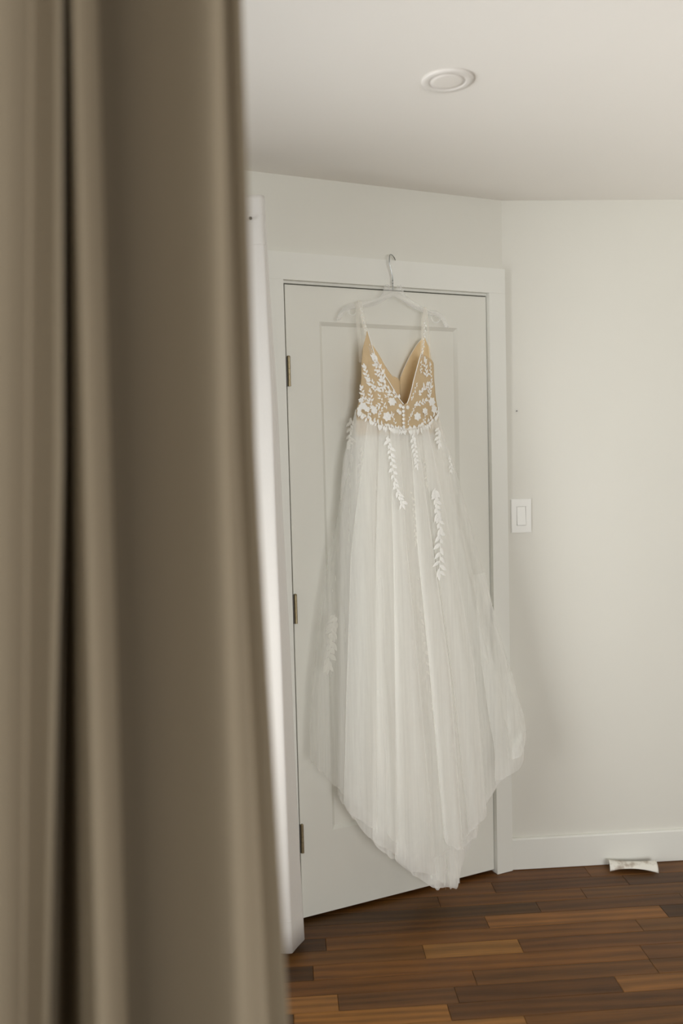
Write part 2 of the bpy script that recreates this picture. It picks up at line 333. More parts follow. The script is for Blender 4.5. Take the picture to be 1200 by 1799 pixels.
# stiles and rails as the slab, the sunk panel as its own board
slab = link('door_slab', v, f, M['door'], door)
bm = bmesh.new(); add_box(bm, PU0+BV-0.001, PU1-BV+0.001, RD+0.0002, RD+0.012, PZ0+BV-0.001, PZ1-BV+0.001); dpart('door_panel', bm, M['door'])
def hinge(zc):
    h = empty('hinge', (0.0, 0, 0)); h.parent = door
    zc -= 0.0126
    bm_ = bmesh.new(); add_box(bm_, -0.0032, -0.0008, -0.004, 0.03, zc-0.046, zc+0.046); lf = link_bm('hinge_leaf', bm_, M['dark'], h)
    for k in range(5):
        bm_ = bmesh.new(); add_tube(bm_, [(0.0045, -0.0055, zc-0.0455+k*0.0183), (0.0045, -0.0055, zc-0.0455+k*0.0183+0.0176)], 0.0052, 14); link_bm('hinge_knuckle', bm_, M['hinge'], h, False)
    bm_ = bmesh.new(); add_tube(bm_, [(0.0045, -0.0055, zc+0.0458), (0.0045, -0.0055, zc+0.0475), (0.0045, -0.0055, zc+0.0495)], [0.0052, 0.0052, 0.0025], 14); link_bm('hinge_pin', bm_, M['hinge'], h, True)
for zc in (1.773, 1.025, 0.278): hinge(zc)
bm = bmesh.new(); dbox(bm, 0.7382, 0.7399, -0.012, 0.012, 0.912, 0.972, 0.0004); link_bm('strike_plate', bm, M['dark'], jamb)['label'] = 'dark steel latch strike plate'

# ------------------------------------------------------------------ floor planks
KW = 1.25
SE = [2.967, 2.877, 2.805, 2.733, 2.664, 2.591, 2.521, 2.449, 2.376, 2.305, 2.232, 2.162, 2.090]
while SE[-1] > 0.75: SE.append(SE[-1]-0.0722)
ENDS = {0: [1.039], 1: [1.150], 2: [.475, .973], 3: [.795, 1.29], 4: [.605], 5: [.083, 1.078], 6: [.378, .675], 7: [.039, 1.0315], 8: [.501], 9: [.1035, .434, .8965], 10: [.3995], 11: [.5935]}
COLS = {0: [(92, 58, 30), (98, 65, 38)], 1: [(72, 46, 25), (62, 42, 28)], 2: [(85, 56, 28), (92, 60, 31), (84, 57, 34)], 3: [(60, 42, 25), (76, 50, 28), (84, 58, 34)],
        4: [(80, 52, 27), (118, 80, 46)], 5: [(58, 38, 20), (97, 64, 34), (88, 60, 34)], 6: [(92, 62, 34), (122, 87, 50), (86, 56, 31)], 7: [(50, 33, 17), (102, 67, 35), (84, 55, 31)],
        8: [(90, 58, 28), (84, 56, 31)], 9: [(126, 88, 52), (80, 54, 33), (66, 42, 21), (114, 78, 45)], 10: [(128, 88, 47), (74, 48, 25)], 11: [(124, 88, 51), (86, 57, 29)]}
X0, X1 = -0.92, 2.6
rp = random.Random(11)
for r in range(len(SE)-1):
    y1, y0 = SE[r], SE[r+1]
    if r in ENDS:
        cuts = list(ENDS[r]); cols = list(COLS[r])
    else:
        cuts = [rp.uniform(-0.3, 0.3)]; cols = []
        while cuts[-1] < 2.2: cuts.append(cuts[-1]+rp.uniform(0.35, 0.9))
    x = cuts[0]-rp.uniform(0.4, 0.9)
    pre = []
    while x > X0+0.15: pre.insert(0, x); x -= rp.uniform(0.4, 0.9)
    if r in ENDS: cols = [rp.choice(sum(COLS.values(), [])) for _ in pre] + cols
    cuts = pre+cuts
    x = cuts[-1]+rp.uniform(0.5, 0.9)
    while x < X1-0.2: cuts.append(x); x += rp.uniform(0.4, 0.9)
    xs = [X0]+cuts+[X1]
    for i in range(len(xs)-1):
        col = cols[i] if i < len(cols) else rp.choice(sum(COLS.values(), []))
        a, b = xs[i], xs[i+1]; L = (b-a)/2-0.0004; H = (y1-y0)/2-0.0004; c_ = 0.0011
        dz = rp.uniform(-0.0004, 0.0)
        pv = [(-L, -H, -.0115), (L, -H, -.0115), (L, H, -.0115), (-L, H, -.0115), (-L, -H, -c_), (L, -H, -c_), (L, H, -c_), (-L, H, -c_), (-L+c_, -H+c_, 0), (L-c_, -H+c_, 0), (L-c_, H-c_, 0), (-L+c_, H-c_, 0)]
        pf = [(0, 1, 5, 4), (1, 2, 6, 5), (2, 3, 7, 6), (3, 0, 4, 7), (4, 5, 9, 8), (5, 6, 10, 9), (6, 7, 11, 10), (7, 4, 8, 11), (8, 9, 10, 11)]
        o = link('plank', pv, pf, M['plank'], floor); o.location = ((a+b)/2, (y0+y1)/2, dz)
        lc = [c_*0.8+m_*0.2 for c_, m_ in zip(srgb(*col)[:3], srgb(90, 59, 33)[:3])]; o.color = (lc[0]*KW, lc[1]*KW*0.95, lc[2]*KW*0.68, 1)

# ------------------------------------------------------------------ ceiling downlight, light switch, wall pin, bone
dl = tag(empty('downlight', (0.4047, 2.032, CEIL)), 'round white recessed ceiling light with a flat trim ring, switched off', 'ceiling light')
bm = bmesh.new(); add_lathe(bm, [(0.043, -0.0005), (0.0605, -0.0005), (0.0605, -0.0035), (0.0595, -0.005), (0.052, -0.0062), (0.0445, -0.0064), (0.0415, -0.0052), (0.0412, -0.002)], (0, 0, 0), 64)
link_bm('trim_ring', bm, M['lampwhite'], dl, True)
bm = bmesh.new(); add_lathe(bm, [(0.0414, -0.0015), (0.0414, -0.0048), (0.030, -0.0056), (0.012, -0.0060)], (0, 0, 0), 64); link_bm('lens', bm, M['lens'], dl, True)

sw = tag(empty('light_switch', (0.827, FAR, 1.281)), 'white rocker light switch on the wall right of the door casing', 'switch')
bm = bmesh.new(); PLW, PLH = 0.0365, 0.0595
for (a, b, c_, d) in ((-PLW, -0.0165, -PLH, PLH), (0.0165, PLW, -PLH, PLH), (-0.0165, 0.0165, 0.0335, PLH), (-0.0165, 0.0165, -PLH, -0.0335)):
    add_box(bm, a, b, -0.0055, -0.0002, c_, d)
bmesh.ops.remove_doubles(bm, verts=bm.verts, dist=1e-5)
bmesh.ops.bevel(bm, geom=[e for e in bm.edges if all(abs(v_.co.y+0.0055) < 1e-6 for v_ in e.verts) and (all(abs(abs(v_.co.x)-PLW) < 1e-6 for v_ in e.verts) or all(abs(abs(v_.co.z)-PLH) < 1e-6 for v_ in e.verts))], offset=0.002, segments=2, affect='EDGES')
link_bm('switch_plate', bm, M['plastic'], sw)
v = [(-.0155, -.003, -.0325), (.0155, -.003, -.0325), (.0155, -.003, .0325), (-.0155, -.003, .0325), (-.0155, -.0085, -.0325), (.0155, -.0085, -.0325), (.0155, -.0045, .0325), (-.0155, -.0045, .0325)]
link('rocker', v, [(0, 1, 2, 3), (4, 7, 6, 5), (0, 4, 5, 1), (1, 5, 6, 2), (2, 6, 7, 3), (3, 7, 4, 0)], M['plastic'], sw)
for z in (0.0475, -0.0475):
    bm = bmesh.new(); add_tube(bm, [(0, -0.0052, z), (0, -0.0062, z)], 0.0028, 14); link_bm('screw', bm, M['plastic'], sw)
bm = bmesh.new(); add_tube(bm, [(0.8156, FAR+0.004, 1.650), (0.8156, FAR-0.004, 1.650)], 0.0018, 10); add_tube(bm, [(0.8156, FAR-0.004, 1.650), (0.8156, FAR-0.0055, 1.650)], 0.0028, 10)
tag(link_bm('wall_pin', bm, M['dark']), 'tiny dark pin in the wall above the light switch', 'pin')

# split piece of bone lying hollow side down
bn = empty('split_bone', (1.203, 2.912, 0.0), math.radians(-10))
N1, N2 = 28, 14; L = 0.083
outv, inv = [], []
for i in range(N1+1):
    s = -1+2*i/N1
    x = s*L
    flare = 1+0.20*s*s+0.10*s
    rr = 0.026*flare
    lift = 0.012*(1-s*s)
    for k in range(N2+1):
        a = math.pi*(0.02+0.96*k/N2)
        cx_, cz = math.cos(a), math.sin(a)
        edge = (1-cz)**2
        y = cx_*rr*0.95; z = cz*rr*(1.0-0.08*s) + 0.002
        z = max(z, 0.0015) + lift*edge*(1 if y < 0 else 0.4)
        outv.append((x, y, z + 0.004*(1-s*s)*0)); 
        t_ = 0.0035
        inv.append((x, y*(1-t_/rr*1.0), max(0.0008, z-t_*cz)))
nv = len(outv); f = []
idx = lambda i, k: i*(N2+1)+k
for i in range(N1):
    for k in range(N2):
        f.append((idx(i, k), idx(i+1, k), idx(i+1, k+1), idx(i, k+1))); f.append((nv+idx(i, k), nv+idx(i, k+1), nv+idx(i+1, k+1), nv+idx(i+1, k)))
    for k in (0, N2): f.append((idx(i, k), nv+idx(i, k), nv+idx(i+1, k), idx(i+1, k)))
for k in range(N2):
    for i in (0, N1): f.append((idx(i, k), idx(i, k+1), nv+idx(i, k+1), nv+idx(i, k)))
tag(bn, 'off-white split bone with brown stains lying on floor against the baseboard', 'bone')
bb = link('bone_shell', outv+inv, f, M['bone'], bn, True)
bm = bmesh.new(); bm.from_mesh(bb.data); bmesh.ops.recalc_face_normals(bm, faces=bm.faces); bm.to_mesh(bb.data); bm.free()

# ------------------------------------------------------------------ curtains
def loft_curtain(name, rows, mat, parent, n=8, thick=0.0012):
    """rows: list of (z, [plan points]) from top to bottom; the plan curve is splined."""
    verts = []; m = None
    for z, pl in rows:
        c_ = spline([(x, y, 0) for x, y in pl], n); m = len(c_)
        for p in c_: verts.append((p.x, p.y, z))
    f = [(i*m+j, i*m+j+1, (i+1)*m+j+1, (i+1)*m+j) for i in range(len(rows)-1) for j in range(m-1)]
    o = link(name, verts, f, mat, parent, True)
    sm = o.modifiers.new('thickness', 'SOLIDIFY'); sm.thickness = thick; sm.offset = 0
    return o
# near panel: plan as (bearing X/Y, distance Y)
def near_row(z):
    # bearing, distance, and how the fold leans above / below eye level
    base = [(-.0335, .942, 0, .028), (-.044, .952, 0, .026), (-.0545, .965, -.008, .018), (-.0605, .952, -.014, .006), (-.069, .940, -.018, -.002), (-.088, .948, -.016, -.002), (-.13, .995, -.014, -.006), (-.17, 1.045, -.012, -.010), (-.207, 1.10, -.012, -.011),
            (-.209, 1.05, -.012, -.011), (-.2005, .990, -.012, -.012), (-.2115, .945, -.013, -.013), (-.2225, .922, -.015, -.016), (-.2300, .918, -.020, -.022), (-.2365, .935, -.028, -.028), (-.2425, .98, -.040, -.038), (-.2470, 1.22, -.045, -.050), (-.2515, 1.16, -.045, -.075),
            (-.2535, .96, -.045, -.075), (-.260, .935, -.048, -.070), (-.276, .950, -.052, -.064), (-.2935, .964, -.056, -.058), (-.304, .948, -.056, -.054), (-.32, .925, -.05, -.05), (-.345, .91, -.04, -.04), (-.37, .94, -.03, -.03), (-.40, 1.0, -.02, -.02), (-.45, .95, 0, 0), (-.50, 1.0, 0, 0)]
    L = max(-0.65, min(0.9, 1.49-z))
    return (z, [((t+(a if L < 0 else b)*L)*y, y) for t, y, a, b in base])
nc = tag(empty('curtain', (-0.22, 0.98, 0.0)), 'linen curtain in deep floor-length folds, shade painted into its colour, nearer of the two curtains', 'curtain')
rows = []
for i in range(25):
    z = 2.26-2.245*i/24
    rows.append(near_row(z))
rows = [(z, [(x+0.22, y-0.98) for x, y in pl]) for z, pl in rows]
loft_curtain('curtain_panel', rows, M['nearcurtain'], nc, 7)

fc = tag(empty('curtain', (-0.12, 2.54, 0.0)), 'white linen curtain with a rod pocket, hanging left of the white door', 'curtain')
FE = [(0.012, -.019), (0.47, -.022), (0.91, -.024), (1.34, -.0290), (1.68, -.0300), (1.85, -.0345), (2.12, -.0400), (2.27, -.0415)]   # leading fold of the lit face
SO = [(0.012, .036), (0.05, .035), (0.47, .027), (0.91, .023), (1.34, .017), (1.85, .009), (2.27, .003)]                              # the edge turned back beyond it
def far_row(z, puff=0.0):
    t = max(0.0, min(1.0, (2.1-z)/2.1)); xr = lerp_table(FE, z); so = lerp_table(SO, z); yf = 2.522-0.030*t; d = 0.012+0.060*t
    pl = [(-0.15, 2.595+0.02*t), (xr-0.06, yf+d+.02), (xr+so-0.012, yf+d+.008), (xr+so, yf+d), (xr+so*0.7, yf+d*0.72), (xr+so*0.35, yf+d*0.40), (xr+0.001, yf+0.006), (xr-0.003, yf), (xr-0.012, yf-.001-puff), (xr-0.03, yf+.002-puff), (xr-0.05, yf+.006-puff), (xr-0.085, yf+.018-puff), (xr-0.12, yf+.03-puff), (xr-0.15, yf+.05), (xr-0.18, yf+.02), (xr-0.19, yf)]
    return pl
def far_part(name, zs, puffs):
    rows = [(z, [(x+0.12, y-2.54) for x, y in far_row(z, p)]) for z, p in zip(zs, puffs)]
    return loft_curtain(name, rows, M['farcurtain'], fc, 6)
hemz = [2.262, 2.25, 2.235, 2.222, 2.212, 2.208, 2.195, 2.17, 2.145, 2.1228]+[2.118-(2.118-0.016)*i/26 for i in range(27)]
far_part('curtain_panel', hemz, [.002, .001, .0025, .001, 0, .0005, .002, .0025, .002, 0]+[0.0]*27)
for z, nm in ((2.1228, 'pocket_seam'), (2.2085, 'header_seam'), (0.115, 'hem_seam')):
    bm = bmesh.new(); c_ = spline([(x+0.12, y-2.54-0.0008, z) for x, y in far_row(z)][2:13], 5); add_tube(bm, c_, 0.0009, 6); link_bm(nm, bm, M['farcurtain'], fc, True)
bm = bmesh.new(); add_tube(bm, [(-0.0785, 2.6585, 2.194), (-0.0785, 2.512, 2.194)], 0.0018, 10); add_tube(bm, [(-0.0785, 2.513, 2.194), (-0.0785, 2.510, 2.194), (-0.0785, 2.509, 2.194)], [0.0045, 0.0045, 0.003], 14)
tag(link_bm('wall_pin', bm, M['dark']), 'dark pin head on the top hem of the white curtain, fixing it to the wall', 'pin')

# ------------------------------------------------------------------ clear hanger
hg = tag(empty('clothes_hanger', W(0.359, 0.038, 2.03), TH), 'clear plastic clothes hanger with metal hook over the door casing', 'hanger')
def hl(u, w, z): return Vector((u-0.359, -(w-0.038), z-2.03))
bm = bmesh.new()
add_tube(bm, spline([hl(.3588, .036, 2.036), hl(.3588, .036, 2.075), hl(.354, .037, 2.098), hl(.3475, .039, 2.118), hl(.3470, .039, 2.135), hl(.3510, .034, 2.1480), hl(.3610, .026, 2.1530), hl(.373, .018, 2.1495), hl(.381, .0135, 2.1415), hl(.3825, .0125, 2.1396)], 6), 0.0017, 10)
link_bm('hook', bm, M['chrome'], hg, True)
bm = bmesh.new(); add_tube(bm, [hl(.3588, .036, 2.058), hl(.3588, .036, 2.070)], 0.0022, 10); link_bm('collar', bm, M['chrome'], hg, True)
HUP = [(0.157,1.932), (0.164,1.952), (0.178,1.972), (0.198,1.984), (0.240,1.993), (0.286,2.003), (0.313,2.015), (0.324,2.032), (0.328,2.050), (0.337,2.056), (0.345,2.051), (0.351,2.039), (0.359,2.034), (0.367,2.040), (0.376,2.053), (0.386,2.055), (0.392,2.047), (0.398,2.030), (0.425,2.008), (0.463,1.990), (0.488,1.982), (0.518,1.978), (0.544,1.966), (0.559,1.944), (0.563,1.925)]
HLO = [(0.550,1.927), (0.539,1.949), (0.518,1.961), (0.488,1.963), (0.458,1.973), (0.420,1.989), (0.385,2.010), (0.360,2.017), (0.338,2.009), (0.308,1.991), (0.272,1.980), (0.235,1.975), (0.203,1.968), (0.185,1.958), (0.175,1.946), (0.169,1.933)]
bm = bmesh.new(); add_prism(bm, [hl(u, 0.040, z) for u, z in HUP+HLO], Vector((0, 0.007, 0)), 0.0012); link_bm('hanger_body', bm, M['clear'], hg, True)
for sgn, pts in ((0, [(0.205, 1.972), (0.200, 1.960), (0.207, 1.951), (0.220, 1.953), (0.229, 1.966)]), (1, [(0.497, 1.964), (0.503, 1.947), (0.514, 1.940), (0.527, 1.944), (0.533, 1.956)])):
    bm = bmesh.new(); add_tube(bm, spline([hl(u, 0.0365, z) for u, z in pts], 5), 0.0022, 8); link_bm('strap_notch', bm, M['clear'], hg, True)

# ------------------------------------------------------------------ wedding gown
U0, W0, Z0 = 0.40, 0.08, 0.07
gown = tag(empty('wedding_dress', W(U0, W0, Z0), TH), 'white tulle wedding gown with lace bodice hanging by its straps from the hanger', 'dress')
def gl(u, w, z): return (u-U0, -(w-W0), z-Z0)
def gpart(name, verts, faces, mat, parent=None, smooth=True): return link(name, [gl(*p) for p in verts], faces, mat, parent or gown, smooth)

SIL_L = [(1.70, .212), (1.645, .2045), (1.526, .172), (1.330, .137), (1.1535, .0933), (.9768, .0593), (.7995, .033), (.6204, .0182), (.50, .0125), (.2, .01), (.05, .01)]
SIL_R = [(1.70, .495), (1.645, .5045), (1.481, .5616), (1.2686, .6244), (1.0307, .6885), (.95, .7103), (.7433, .7774), (.5746, .8277), (.5113, .8413), (.3, .85), (.05, .85)]
BODY_L = [(1.70, .214), (1.645, .206), (1.58, .185), (1.508, .162), (1.42, .148), (1.154, .134), (.795, .121), (.432, .105), (.05, .10)]
BODY_R = [(1.70, .494), (1.645, .5035), (1.48, .540), (1.30, .575), (1.1, .610), (.9, .665), (.7, .735), (.53, .785), (.40, .76), (.05, .75)]
LIN_L = [(1.70, .216), (1.645, .210), (1.5, .228), (1.15, .226), (.78, .224), (.05, .22)]
LIN_R = [(1.70, .492), (1.645, .498), (1.5, .515), (1.15, .545), (.78, .575), (.05, .59)]
def dep(z):      # how far the skirt stands out from its middle plane
    t = max(0, min(1, (1.645-z)/1.5)); return 0.040+0.055*t**0.8
def wmid(z):
    t = max(0, min(1, (1.645-z)/1.5)); return 0.052+0.012*t
def waist_z(phi): return 1.650-0.064*max(0.0, math.cos(phi))**1.3

def skirt(name, TL, TR, hem, dscale, mat, seed, amp, ks, nphi=260, nt=60, span=115, hem_wave=0.006, uw=0.5):
    rs = random.Random(seed); wav = [(k, rs.uniform(0, 6.28), rs.uniform(.6, 1.0), rs.uniform(-1, 1)) for k in ks]
    verts = []
    for i in range(nt+1):
        t = i/nt
        for j in range(nphi+1):
            phi = math.radians(-span+2*span*j/nphi)
            zt = waist_z(phi)+0.004
            zs = 1.0
            sgn = math.sin(phi)
            if abs(phi) > math.pi/2: hz = hem(math.copysign(1.0, sgn)*(1.0))
            else: hz = hem(sgn)
            hz += hem_wave*math.sin(phi*31+seed)+0.5*hem_wave*math.sin(phi*57+seed*2)
            z = zt+(hz-zt)*t
            Lx, Rx = lerp_table(TL, z), lerp_table(TR, z); md, hf = (Lx+Rx)/2, (Rx-Lx)/2
            grow = 0.10+0.90*t**0.75
            p = 0.0; pu = 0.0
            for k, ph, a, dr in wav:
                p += a*math.sin(k*phi+ph+dr*t*1.5)/len(wav)**.5; pu += a*math.cos(k*phi+ph+dr*t*1.5)/len(wav)**.5
            d = dep(z)*dscale
            edge = max(0.25, math.cos(phi)) if abs(phi) < math.pi/2 else 0.25
            w = wmid(z)+d*math.cos(phi)*(1 if abs(phi) < math.pi/2 else 0.7)+amp*grow*p*edge
            u = md+hf*math.sin(phi)+amp*uw*grow*pu*edge*0.9
            verts.append((u, max(0.022 if u > 0.735 else 0.008, w), z))
    m = nphi+1
    f = [(i*m+j, i*m+j+1, (i+1)*m+j+1, (i+1)*m+j) for i in range(nt) for j in range(nphi)]
    return gpart(name, verts, f, mat)
def hem_from(tab, TL, TR):
    """tab: (u, z) of the hem seen from the front; gives hem(sin phi)."""
    def h(s):
        # solve for u at the hem, its height depends on u
        z = 0.3
        for _ in range(6):
            Lx, Rx = lerp_table(TL, z), lerp_table(TR, z); u = (Lx+Rx)/2+(Rx-Lx)/2*s
            z = lerp_table(tab, u)
        return z
    return h
H_OUT = [(.000, .575), (.06, .50), (.12, .43), (.20, .335), (.30, .245), (.40, .20), (.50, .21), (.56, .26), (.62, .335), (.67, .385), (.75, .435), (.79, .475), (.83, .535), (.86, .58)]
H_MID = [(.08, .445), (.105, .425), (.172, .307), (.221, .250), (.271, .211), (.332, .150), (.38, .105), (.416, .085), (.46, .082), (.49, .070), (.508, .130), (.524, .20), (.575, .225), (.609, .28), (.648, .345), (.70, .395), (.75, .435), (.78, .475)]
H_IN = [(.08, .52), (.16, .36), (.25, .27), (.35, .17), (.44, .105), (.50, .11), (.56, .19), (.607, .238), (.64, .33), (.68, .42)]
H_LIN = [(.15, .62), (.25, .45), (.40, .30), (.50, .33), (.62, .50)]
skirt('skirt_lining', LIN_L, LIN_R, hem_from(H_LIN, LIN_L, LIN_R), 0.55, M['satin'], 3, 0.012, (7, 11, 17), 180, 40, 178, 0.0)
IN_L = [(z, a*0.35+b*0.65) for (z, a), b in zip(BODY_L, [lerp_table(LIN_L, z) for z, _ in BODY_L])]
IN_R = [(z, a*0.5+b*0.5) for (z, a), b in zip(BODY_R, [lerp_table(LIN_R, z) for z, _ in BODY_R])]
skirt('tulle_underlayer', IN_L, IN_R, hem_from(H_IN, IN_L, IN_R), 0.78, M['tulle_in'], 5, 0.014, (8, 13, 19), 260, 50, 90)
skirt('tulle_layer', BODY_L, BODY_R, hem_from(H_MID, BODY_L, BODY_R), 0.90, M['tulle_mid'], 8, 0.014, (7, 11, 16, 23), 300, 60, 87, 0.003)
skirt('tulle_overlay', SIL_L, SIL_R, hem_from(H_OUT, SIL_L, SIL_R), 1.04, M['tulle_out'], 12, 0.012, (6, 10, 15, 21), 300, 60, 88, 0.003)
# loose widths of net falling over the skirt, each folded back along its edges
def width_of_net(edges, hem, dsc, bulge, seed, crumple=0.0, n=26, nz=46):
    """edges: (z, u left, u right) down the fall; hem: (z at the left, z at the right)."""
    rs_ = random.Random(seed); pl, pr = [(z, a) for z, a, b_ in edges], [(z, b_) for z, a, b_ in edges]
    ph = [rs_.uniform(0, 6.28) for _ in range(4)]; verts = []; zt = max(z for z, a in pl)
    for i in range(nz+1):
        t = i/nz
        for j in range(n+1):
            s_ = j/n; hz = hem[0]+(hem[1]-hem[0])*s_ + 0.005*math.sin(s_*7+ph[0])+0.003*math.sin(s_*19+ph[1])
            z = zt+(hz-zt)*t; a, b_ = lerp_table(pl, z), lerp_table(pr, z)
            x = 2*s_-1; e2 = math.sin(x*math.pi/2*1.12)/math.sin(math.pi/2*1.12) if abs(x) < .9 else x
            u = (a+b_)/2+(b_-a)/2*(1.03*math.sin(x*1.85)/1.0 if True else e2)
            fold = math.cos(x*1.85)
            w = skirt_front(u, z, dsc)+0.006+bulge*t**.5*fold+0.0025*math.sin(s_*15+ph[2]+t*2)*t
            if crumple: w += crumple*t**3*math.sin(s_*9+t*11+ph[3]); u += crumple*.5*t**3*math.sin(t*17+s_*5)
            verts.append((u, w, z))
    m = n+1; f = [(i*m+j, i*m+j+1, (i+1)*m+j+1, (i+1)*m+j) for i in range(nz) for j in range(n)]
    return gpart('tulle_width', verts, f, M['tulle_width'])
def skirt_front(u, z, dsc):
    Lx, Rx = lerp_table(SIL_L, z), lerp_table(SIL_R, z); q_ = max(-.97, min(.97, (u-(Lx+Rx)/2)/((Rx-Lx)/2)))
    return wmid(z)+dep(z)*dsc*math.sqrt(1-q_*q_)
width_of_net([(1.61, .232, .262), (1.2, .160, .232), (.8, .128, .222), (.42, .104, .205)], (.425, .300), .97, .012, 1)
width_of_net([(1.60, .272, .300), (1.2, .240, .300), (.8, .215, .300), (.2, .190, .300)], (.300, .200), .93, .012, 2)
width_of_net([(1.59, .305, .335), (1.2, .298, .345), (.8, .285, .370), (.1, .262, .408)], (.225, .120), .99, .014, 3)
width_of_net([(1.59, .375, .400), (1.2, .385, .440), (.8, .412, .485), (.1, .448, .515)], (.250, .195), 1.0, .014, 4)
width_of_net([(1.60, .420, .445), (1.2, .450, .520), (.8, .495, .585), (.25, .535, .612)], (.245, .300), .96, .012, 5)
width_of_net([(.60, .345, .430), (.3, .375, .455), (.08, .400, .448)], (.130, .080), .84, .008, 6)
width_of_net([(.70, .405, .470), (.3, .440, .492), (.07, .462, .502)], (.078, .082), .84, .010, 7)
width_of_net([(1.10, .605, .665), (.8, .620, .735), (.5, .655, .795), (.40, .660, .790)], (.385, .455), .98, .012, 8, .006)
width_of_net([(.75, .700, .765), (.55, .715, .810), (.43, .722, .800)], (.445, .520), 1.02, .016, 9, .012)
for (u, z, r) in ((.431, .078, .012), (.477, .085, .018)):
    bm = bmesh.new()
    add_tube(bm, [gl(u, .125, z+0.10), gl(u, .125, z+0.02), gl(u, .126, z), gl(u, .127, z-0.010)], [r*0.5, r, r*0.95, r*0.45], 14); link_bm('hem_loop', bm, M['tulle_in'], gown, True)

# bodice: two back panels meeting at the buttons, and the front seen from inside through the V
BD = 0.040; BW = 0.050; BL, BR = 0.203, 0.507
def bw(u, far=False):
    s = max(-1, min(1, (u-(BL+BR)/2)/((BR-BL)/2*1.04))); d = BD*math.sqrt(max(0.0, 1-s*s)); return BW+d if not far else BW-d*0.9
def panel(name, tab_a, tab_b, mat, far=False, nz=30, nu=16, push=0.0):
    zs = [t[0] for t in tab_a]+[t[0] for t in tab_b]; z0, z1 = min(zs), max(zs); verts = []
    for i in range(nz+1):
        z = z0+(z1-z0)*i/nz; a, b = lerp_table(tab_a, z), lerp_table(tab_b, z)
        for j in range(nu+1):
            u = a+(b-a)*j/nu; verts.append((u, bw(u, far)+push+0.0015*math.sin(z*90+u*60), z))
    m = nu+1; f = [(i*m+j, i*m+j+1, (i+1)*m+j+1, (i+1)*m+j) for i in range(nz) for j in range(nu)]
    o = gpart(name, verts, f, mat); sm = o.modifiers.new('thickness', 'SOLIDIFY'); sm.thickness = 0.001; return o
LO = [(1.57, .203), (1.648, .206), (1.688, .217), (1.75, .2215), (1.815, .2255), (1.84, .228), (1.870, .236), (1.896, .2420)]
LI = [(1.57, .358), (1.664, .358), (1.667, .360), (1.69, .340), (1.707, .329), (1.735, .312), (1.762, .294), (1.79, .279), (1.815, .267), (1.85, .256), (1.896, .2440)]
RI = [(1.57, .358), (1.664, .358), (1.668, .372), (1.69, .382), (1.72, .392), (1.744, .399), (1.78, .411), (1.819, .425), (1.829, .430)]
RO = [(1.57, .507), (1.648, .502), (1.680, .494), (1.708, .488), (1.76, .485), (1.808, .482), (1.815, .470), (1.829, .436)]
bp1 = panel('bodice_back', LO, LI, M['tan'])
bp2 = panel('bodice_back', RI, RO, M['tan'])
FI_L = [(1.57, .236), (1.70, .246), (1.80, .252), (1.86, .270), (1.882, .2765)]
FI_Lb = [(1.57, .39), (1.756, .39), (1.760, .366), (1.79, .342), (1.845, .304), (1.87, .284), (1.882, .2775)]
FI_Ra = [(1.57, .39), (1.756, .39), (1.762, .391), (1.79, .404), (1.83, .426), (1.868, .451), (1.888, .470), (1.893, .476)]
FI_R = [(1.57, .510), (1.70, .504), (1.80, .500), (1.83, .497), (1.86, .490), (1.893, .4775)]
panel('bodice_front', FI_L, FI_Lb, M['taninner'], True)
panel('bodice_front', FI_Ra, FI_R, M['taninner'], True)

# straps: lace bands over the hanger and a sheer net beside each
def strap(name, near, far, wid, mat, top_w=0.0365):
    path = [(u, w, z) for u, w, z in near]+[(u, w, z) for u, w, z in far]
    verts = []
    for p in spline(path, 6):
        verts += [(p.x-wid/2, p.y, p.z), (p.x, p.y+(0.0015 if p.y > top_w else -0.0015), p.z), (p.x+wid/2, p.y, p.z)]
    n = len(verts)//3; f = [(3*i+j, 3*i+j+1, 3*i+j+4, 3*i+j+3) for i in range(n-1) for j in range(2)]
    return gpart(name, verts, f, mat)
st1 = strap('strap', [(.262, .083, 1.800), (.247, .075, 1.870), (.241, .066, 1.915), (.238, .052, 1.960), (.2375, .045, 1.988), (.238, .037, 1.997)], [(.239, .028, 1.988), (.252, .022, 1.94), (.274, .02, 1.885)], .013, M['mesh'])
st2 = strap('strap', [(.430, .088, 1.815), (.441, .080, 1.870), (.452, .068, 1.930), (.467, .050, 1.968), (.472, .044, 1.982), (.473, .037, 1.9895)], [(.472, .029, 1.982), (.474, .022, 1.94), (.476, .02, 1.893)], .012, M['mesh'])
gpart('side_net', [(.2245, .052, 1.800), (.230, .064, 1.800), (.222, .052, 1.86), (.2295, .062, 1.87), (.2195, .048, 1.93), (.230, .054, 1.93), (.2205, .042, 1.986), (.2335, .044, 1.9885)], [(0, 1, 3, 2), (2, 3, 5, 4), (4, 5, 7, 6)], M['mesh'])
gpart('side_net', [(.4865, .052, 1.800), (.476, .062, 1.808), (.4855, .050, 1.86), (.474, .058, 1.87), (.4845, .046, 1.93), (.473, .052, 1.93), (.482, .041, 1.9755), (.475, .044, 1.980)], [(0, 2, 3, 1), (2, 4, 5, 3), (4, 6, 7, 5)], M['mesh'])
# corded edges of the V
def cord(path, r, parent=None, name='corded_edge', mat=None):
    bm_ = bmesh.new(); add_tube(bm_, [gl(p.x, p.y, p.z) for p in spline(path, 5)], r, 8); return link_bm(name, bm_, mat or M['lace'], parent or gown, True)
cord([(u, bw(u)+.002, z) for z, u in reversed(LI) if z > 1.666], 0.0013)
cord([(u, bw(u)+.002, z) for z, u in RI if z > 1.667], 0.0013)
cord([(u, bw(u, True)-.000, z) for z, u in FI_Lb if z > 1.757], 0.0008)
cord([(u, bw(u, True)-.000, z) for z, u in FI_Ra if z > 1.757], 0.0008)
